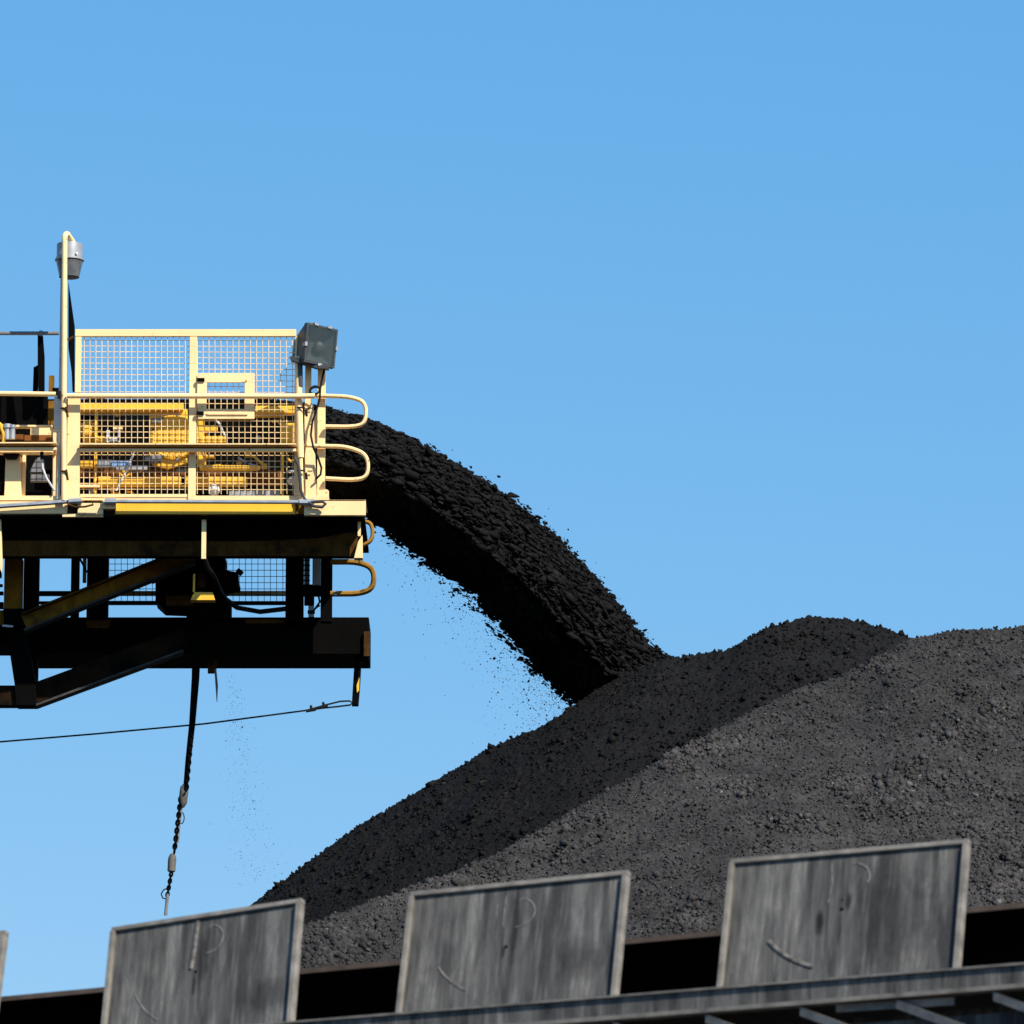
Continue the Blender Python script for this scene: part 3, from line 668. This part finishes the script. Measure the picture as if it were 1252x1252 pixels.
m = MB(); pr = PX; m.lathe([(.0,23*pr),(6*pr,22.5*pr),(15.8*pr,20*pr),(16*pr,19*pr),(16*pr,1.5*pr),(18*pr,1*pr),(18*pr,-1*pr),(16*pr,-1.5*pr)], lc, (0,0,1), 32); lh = m.build('lamp_head', LAMPG, lp, smooth=True)
m = MB(); m.lathe([(16.6*pr,-1.6*pr),(12.6*pr,-20*pr),(12.6*pr,-22*pr),(10*pr,-22.3*pr)], lc, (0,0,1), 32); m.build('lamp_skirt', SKIRT, lh, root=lp, smooth=True)
m = MB()
for a in (-.6, .6, -2.0): m.lathe([(.014,0),(.014,.02)], lc+Vector((math.sin(a)*16*pr, -math.cos(a)*16*pr, 5*pr)), (math.sin(a), -math.cos(a), 0), 8)
m.each('lamp_screw', WHITE, lh, root=lp)

fl = empty('floodlight', M(372, 446, -.08), 'square dark grey floodlight on a pole at the right end of the mesh guard', 'floodlight')
# front frame corners in the picture; the glass looks right, towards the camera and slightly down
C4 = [M(376,394,-.20), M(413.5,403,-.02), M(409,450,-.02), M(372,442,-.20)]
nrm = (C4[1]-C4[0]).cross(C4[3]-C4[0]).normalized()
if nrm.y > 0: nrm = -nrm
cen = sum(C4, Vector())/4
def ring(f, dpt): return [cen + (c-cen)*f + nrm*dpt for c in C4]
def loft(r0, r1): return MB().quads8(r0 + r1)
m = MB(); o4, i4, ob, ib = ring(1, 0), ring(.90, 0), ring(1, -.07), ring(.90, -.07); m.v = [tuple(p) for p in o4+i4+ob+ib]
for k in range(4):
    j = (k+1) % 4; m.f += [(k,j,4+j,4+k), (8+k,8+j,j,k), (12+k,4+k,4+j,12+j), (8+k,12+k,12+j,8+j)]
body = m.build('front_frame', LAMPD, fl)
bk_ = [cen + (c-cen)*.52 - nrm*.30 + Vector((-.075,0,-.02)) for c in C4]
m = MB(); a4 = ring(.97, -.07); m.v = [tuple(p) for p in a4+bk_]; m.f = [(4,5,6,7)] + [(k,(k+1)%4,4+(k+1)%4,4+k) for k in range(4)]
m.build('housing', LAMPD, fl)
rf = [cen + (c-cen)*.40 - nrm*.13 for c in C4]
m = MB(); a4 = ring(.90, -.03); m.v = [tuple(p) for p in a4+rf]; m.f = [(4,5,6,7)] + [(k,(k+1)%4,4+(k+1)%4,4+k) for k in range(4)]
rfo = m.build('reflector', REFL, fl)
m = MB(); m.lathe([(.055,0),(.06,.04),(.045,.07),(.0,.08)], cen - nrm*.125 + Vector((.02,0,.0)), nrm, 16); m.build('bulb', LAMPG, rfo, root=fl, smooth=True)
loft(ring(.91, .004), ring(.91, -.004)).build('lens', LENS, body, root=fl)
m = MB()
for k, t_ in ((0,.28),(0,.72),(1,.5),(2,.5),(3,.45)):
    a = C4[k]; b = C4[(k+1) % 4]; c = a*(1-t_)+b*t_; e = (b-a).normalized()*.022; q = (c-cen).normalized()*.014
    m.quads8([c-e-q+nrm*.014, c+e-q+nrm*.014, c+e+q+nrm*.014, c-e+q+nrm*.014, c-e-q-nrm*.05, c+e-q-nrm*.05, c+e+q-nrm*.05, c-e+q-nrm*.05])
m.each('lens_clip', LAMPG, body, root=fl)
m = MB(); m.prism([(354,436),(356,440.5),(388,450),(402,451),(402,448),(372,442),(358,435)], -.12, .08); m.build('yoke', LAMPD, fl)
m = MB(); m.tube([M(366.5,440,-.06), M(366.8,473,-.05)], .030, 10); m.build('stem', LAMPD, fl, smooth=True)

cb = MB()
cb.tube([M(*p) for p in ((397,450,-.05),(394,462,-.04),(391.5,475,-.04),(391,487,-.05),(387,501,-.05),(382,515,-.04),(380,532,-.04),(383,547,-.1),(389,560,-.03),(393,572,-.03),(392,580,-.03),(386,586,-.02))], .012, 8)
for k in range(3):
    cb.tube([M(384.5+6*math.cos(a+.2)+k*.4, 477.5+(5.6-k*.8)*math.sin(a), -.07-.012*k) for a in np.linspace(0, 2*math.pi, 18)[:-1]], .009, 6, closed=True)
o = cb.build('lamp_cable', CABLE, smooth=True); tag(o, 'thin black cable with a small coil running down from the floodlight', 'cable')
cb = MB(); cb.tube([M(*p) for p in ((360,560,-.06),(365,569,-.09),(367,585,-.09),(368,600,-.09),(373,611,-.1),(384,619,-.12),(394,620,-.12),(398,616,-.12),(394,613,-.12),(380,614,-.11))], .017, 8)
o = cb.build('supply_cable', LAMPD, smooth=True); tag(o, 'dark grey supply cable curling at the foot of the right post', 'cable')

hg = empty('hanging_probe', M(240, 818, 1.6), 'dark strap with chain and two weights hanging straight down under the boom', 'hanging gear')
m = MB(); m.tube([M(240,800,1.6), M(239,830,1.6), M(235,885,1.6), M(230,930,1.6), M(227,962,1.6)], [.045,.042,.034,.030,.026], 6); m.build('strap', BLACK, hg, smooth=True)
def chain(p0, p1, n, r):
    q = MB()
    for i in range(n):
        c = p0.lerp(p1, (i+.5)/n); ax = (p1-p0).normalized(); L = (p1-p0).length/n*.72
        sd_ = Vector((1,0,0)) if i % 2 == 0 else Vector((0,1,0))
        q.tube([c + ax*(math.sin(a)*L) + sd_*(math.cos(a)*L*.55) for a in np.linspace(0, 2*math.pi, 9)[:-1]], r, 5, closed=True)
    return q
chain(M(236,880,1.55), M(228,965,1.55), 17, .011).build('chain', BLACK, hg)
m = MB(); m.lathe([(.02,0),(.045,-.03),(.048,-.08),(.046,-.20),(.03,-.23),(.02,-.25)], M(226,959,1.6), (.10,0,1), 14); wt = m.build('weight', WEIGHT, hg, smooth=True)
m = MB(); m.lathe([(.012,0),(.012,-.02)], M(226,970,1.555), (0,1,0), 8); m.build('weight_hole', CABLE, wt, root=hg)
chain(M(221,975,1.58), M(213,1042,1.58), 14, .013).build('chain', BLACK, hg)
m = MB(); m.tube([M(221,986,1.6), M(219,1003,1.6)], .024, 8); m.tube([M(219.5,1003,1.6), M(217.5,1030,1.6)], .015, 8); m.tube([M(217,1020,1.6), M(213,1044,1.6)], .012, 6); m.each('link_rod', RAILG, hg, smooth=True)
m = MB(); m.tube([M(222+3.2*math.cos(a), 1000+7*math.sin(a), 1.6) for a in np.linspace(0, 6.283, 14)[:-1]], .006, 5, closed=True); m.build('split_ring', CABLE, hg, smooth=True)
m = MB(); m.lathe([(.025,0),(.043,-.04),(.045,-.07),(.043,-.185),(.02,-.20)], M(211,1044,1.6), (.06,0,1), 14); m.build('weight', WEIGHT, hg, smooth=True)
chain(M(209.5,1067,1.6), M(204.5,1096,1.6), 7, .012).build('chain', BLACK, hg)
m = MB(); m.tube([M(207,1085,1.6), M(200,1088,1.6), M(197,1093,1.6), M(199,1098,1.6), M(203,1099,1.6)], .007, 6); m.build('wire_loop', CABLE, hg, smooth=True)
m = MB(); m.tube([M(205,1093,1.6), M(202.5,1119,1.6)], .019, 8); m.build('end_rod', RAILG, hg, smooth=True)

wr = MB(); wr.tube([M(LX,928,1.9), M(0,907,1.9), M(120,897,1.9), M(250,885,1.9), M(375,868.5,1.9)], .0095, 6)
wr.tube([M(375,868.5,1.9), M(398,862,1.9), M(416,857.5,1.9), M(427,857,1.9), M(431,859,1.9), M(428,862,1.9), M(412,864,1.9), M(392,866,1.9), M(376,869,1.9)], .0095, 6)
wr_o = wr.build('wire_rope', CABLE, smooth=True); tag(wr_o, 'thin wire rope stretched left from the bracket under the boom end', 'rope')
m = MB()
for x_, y_ in ((380,867.5),(395,863.5)): m.tube([M(x_,y_-5,1.9), M(x_+1,y_+2,1.9)], .014, 6); m.tube([M(x_-6,y_+2,1.9), M(x_+6,y_,1.9)], .016, 6)
m.each('rope_clip', CABLE, wr_o)

bl = MB(); bl.prism([(262,818),(264.5,818),(266.5,838),(265.5,858),(264.8,858)], 1.93, .02)
o = bl.build('scraper_blade', RAILG); tag(o, 'short tapering dark blade hanging beside the strap under the boom', 'blade')
m = MB(); m.fbox(254, 806, 264.5, 822.5, 1.95, .06); m.build('blade_clamp', BROWND, o)

# ------------------------------------------------------------------ conveyor in front, along the bottom of the picture
def Yc(px): return 36.2 - (px-138)/755*1.75
A0 = P(138, 1135, Yc(138)); A1 = P(893, 1053, Yc(893))
U = (A1-A0); PITCHLEN = U.length/2; U.normalize()
UH = Vector((U.x, U.y, 0)).normalized(); NF = Vector((UH.y, -UH.x, 0)); 
if NF.y > 0: NF = -NF
W = Vector((0,0,1))
def along(p, t): return p + U*t
conv = empty('conveyor', Vector((A1.x, A1.y, 0)), 'long grey steel conveyor gallery with dark trough crossing the bottom of the picture', 'conveyor')
def lbeam(mb, p0, p1, n0, n1, w0, w1):
    """bar from p0 to p1, reaching n0..n1 along the outward normal and w0..w1 upwards"""
    c = []
    for nn in (n1, n0):
        for pp, ww in ((p0, w0), (p1, w0), (p1, w1), (p0, w1)): c.append(pp + NF*nn + W*ww)
    mb.quads8(c); return mb
def ext(p0, p1, a, b): d = (p1-p0); return p0 - d*a, p1 + d*b
# rail in front of the panels
R0, R1 = P(360, 1249, Yc(360)-.36), P(1252, 1177.5, Yc(1252)-.36); R0, R1 = ext(R0, R1, 1.3, .8)
m = MB(); lbeam(m, R0, R1, .0, .02, -.125, -.012); part_r = m.build('side_rail', PANEL, conv)
m = MB(); lbeam(m, R0, R1, -.05, .035, -.012, .0); lbeam(m, R0, R1, -.05, .075, -.150, -.125); m.each('rail_flange', FRAME, part_r, root=conv)
# trough wall behind the panels under an overhanging lip plate added to shade it
B0, B1 = P(0, 1218.5, Yc(0)+.75), P(1252, 1103.5, Yc(1252)+.75); B0, B1 = ext(B0, B1, .6, .55)
m = MB(); lbeam(m, B0, B1, -.36, -.026, -.022, -.004); m.build('shade_lip_plate', DEEP, conv)  # black colour of its underside stands for shade too
m = MB(); lbeam(m, B0, B1, -.025, .0, -.030, .0); m.build('trough_lip', plain('worn_brown_edge', (.10,.075,.06), .7, 0, .3, 8, .1), conv)
m = MB(); lbeam(m, B0, B1, -.39, -.362, -1.25, -.004); m.build('trough_wall', DEEP, conv)
m = MB(); lbeam(m, R0, R1, -1.25, -.10, -.10, -.07); m.build('belt_pan', DKGREY, conv)
# cross members carried under the pan
L = (R1-R0).length; k = 0
P990 = P(985, 1236, Yc(985)-.36); t0 = (P990-R0).dot((R1-R0).normalized()); dU = (R1-R0).normalized()
for i in range(-13, 9):
    c = R0 + dU*(t0 + .60*i)
    q = MB(); e0 = c + NF*.03 - W*.185; e1 = e0 + dU*.46 + NF*.12 - W*.19
    cc = []
    for ee in (e0, e1):
        for nn, ww in ((.03,-.026),(-.03,-.026),(-.03,.026),(.03,.026)): cc.append(ee + NF*nn + W*ww)
    q.quads8(cc); q.build('outrigger', FRAME, conv)
q0, q1 = P(1022, 1233, Yc(1022)-.40), P(1166, 1224, Yc(1166)-.40); m = MB(); lbeam(m, q0, q1, -.02, .0, -.022, .022); m.build('cover_strip', FRAME, conv)
m = MB(); lbeam(m, R0, R1, -.62, -.58, -.30, -.16); lbeam(m, R0, R1, -1.32, -1.26, -.36, -.15); m.each('stringer', PANEL, conv); m = MB(); lbeam(m, R0, R1, -.10, -.07, -.34, -.265); m.build('lower_chord', PANEL, conv)
# trestle legs down to the ground
for t in (.02, .5, .97):
    for nn in (-.1, -1.2):
        c = R0.lerp(R1, t) + NF*nn; q = MB(); q.box(c.x-.09, c.x+.09, c.y-.09, c.y+.09, -.1, c.z-.365 if nn < -.5 else c.z-.152); q.build('leg', FRAME, conv)

def guard_panel(topleft, wid, roll, label, marks):
    hgt = .86
    lean = R(17)
    X = (U*math.cos(roll) + W*math.sin(roll)).normalized()
    Zv = (W*math.cos(lean) - NF*math.sin(lean)); Zv = (Zv - X*Zv.dot(X)*.6).normalized(); Yv = Zv.cross(X).normalized(); Zv = X.cross(Yv)
    mat = Matrix(((X.x,Yv.x,Zv.x,0),(X.y,Yv.y,Zv.y,0),(X.z,Yv.z,Zv.z,0),(0,0,0,1)))
    org = topleft - Zv*hgt; mat.translation = org
    e = empty('guard_panel', org, label, 'panel', 'grey panels standing along the conveyor', mat)
    m = MB(); m.box(.02, wid-.02, 0, .02, 0, hgt-.02); sh = m.build('sheet', panel_mat(marks['stains'](wid, hgt)) if 'stains' in marks else PANEL, e, local=True)
    m = MB(); m.box(0, wid, -.020, .03, hgt-.03, hgt); m.build('top_frame', FRAME, e, local=True, bevel=.004)
    m = MB(); m.box(0, .03, -.035, .03, 0, hgt-.032); m.build('side_frame', FRAME, e, local=True, bevel=.004)
    m = MB(); m.box(wid-.035, wid, -.028, .03, 0, hgt-.032); m.build('side_frame', FRAME, e, local=True, bevel=.004)
    m = MB(); f = lambda u_, v_: Vector((u_*wid, .003, hgt - v_*.73))
    for poly, r_ in marks['ridges']: m.tube([f(*p) for p in poly], r_, 6)
    m.each('raised_mark', SCRAPE, sh, local=True, smooth=True)
    m = MB()
    for u_, v_, r_ in marks['holes']: m.lathe([(r_,0),(r_*.7,.006)], f(u_, v_), (0,-1,0), 12)
    m.each('bolt', DEEP, sh, local=True)
    return e
def arc(cx, cy, rx, ry, a0, a1, n=10): return [(cx+rx*math.cos(R(a0+(a1-a0)*i/n)), cy+ry*math.sin(R(a0+(a1-a0)*i/n))) for i in range(n+1)]
dee = lambda cx, cy: [(cx, cy-.11), *arc(cx, cy, .075, .13, -80, 95)]
mk1 = dict(ridges=[([(.455,.06),(.45,.30),(.44,.50)], .014), (dee(.52,.24), .007), (arc(.55,.45,.42,.62,128,160), .007)], holes=[(.465,.53,.012)], stains=lambda w_, h_: ((.50*w_, h_-.30, .05, .22, .6), (.46*w_, h_-.48, .012, .08, .8), (.85*w_, h_-.62, .2, .12, .5), (.2*w_, h_-.2, .12, .3, .35)))
mk2 = dict(ridges=[([(.445,.12),(.445,.40)], .006), ([(.41,.14),(.41,.32)], .005), (dee(.51,.28), .007), (arc(.52,.42,.40,.62,122,152), .008)], holes=[(.47,.58,.014)], stains=lambda w_, h_: ((.50*w_, h_-.30, .03, .30, .6), (.18*w_, h_-.35, .10, .35, .4), (.80*w_, h_-.55, .16, .14, .45), (.46*w_, h_-.46, .014, .05, .8)))
mk3 = dict(ridges=[([(.43,.10),(.44,.28),(.43,.45)], .006), (dee(.52,.25)[:8], .008), (arc(.55,.40,.42,.66,112,148), .014)], holes=[(.49,.52,.015),(.49,.44,.008)], stains=lambda w_, h_: ((.40*w_, h_-.46, .030, .085, .9), (.515*w_, h_-.33, .022, .06, .8), (.72*w_, h_-.45, .25, .35, .45), (.49*w_, h_-.52, .012, .1, .6)))
def wid_for(x0, y0, x1, y1):
    a = P(x0, y0, Yc(x0)); best = None
    for i in range(1, 400):
        w_ = i*.01; q = a + U*w_; px_q = 626 + FPX*q.x/(q.y*cp + (q.z-CAMZ)*sp)
        if px_q >= x1: return w_
    return 1.5
PL = [((-252,1172),(8,1141), 1.0, mk1, 'grey steel panel cut off by the left edge, beside open sky'),
      ((138,1135),(370,1097), 2.3, mk1, 'pale streaked grey panel below the hanging chain weights'),
      ((503,1092),(769,1064), -.4, mk2, 'middle grey panel with a round ring mark, below the dark coal slope'),
      ((894,1052),(1185,1025), -1.2, mk3, 'rightmost grey panel with dark stains, below the lumpy grey coal slope')]
for (a, b_, roll, mk, lab) in PL:
    guard_panel(P(a[0], a[1], Yc(a[0])), wid_for(*a, *b_), R(roll), lab, mk)
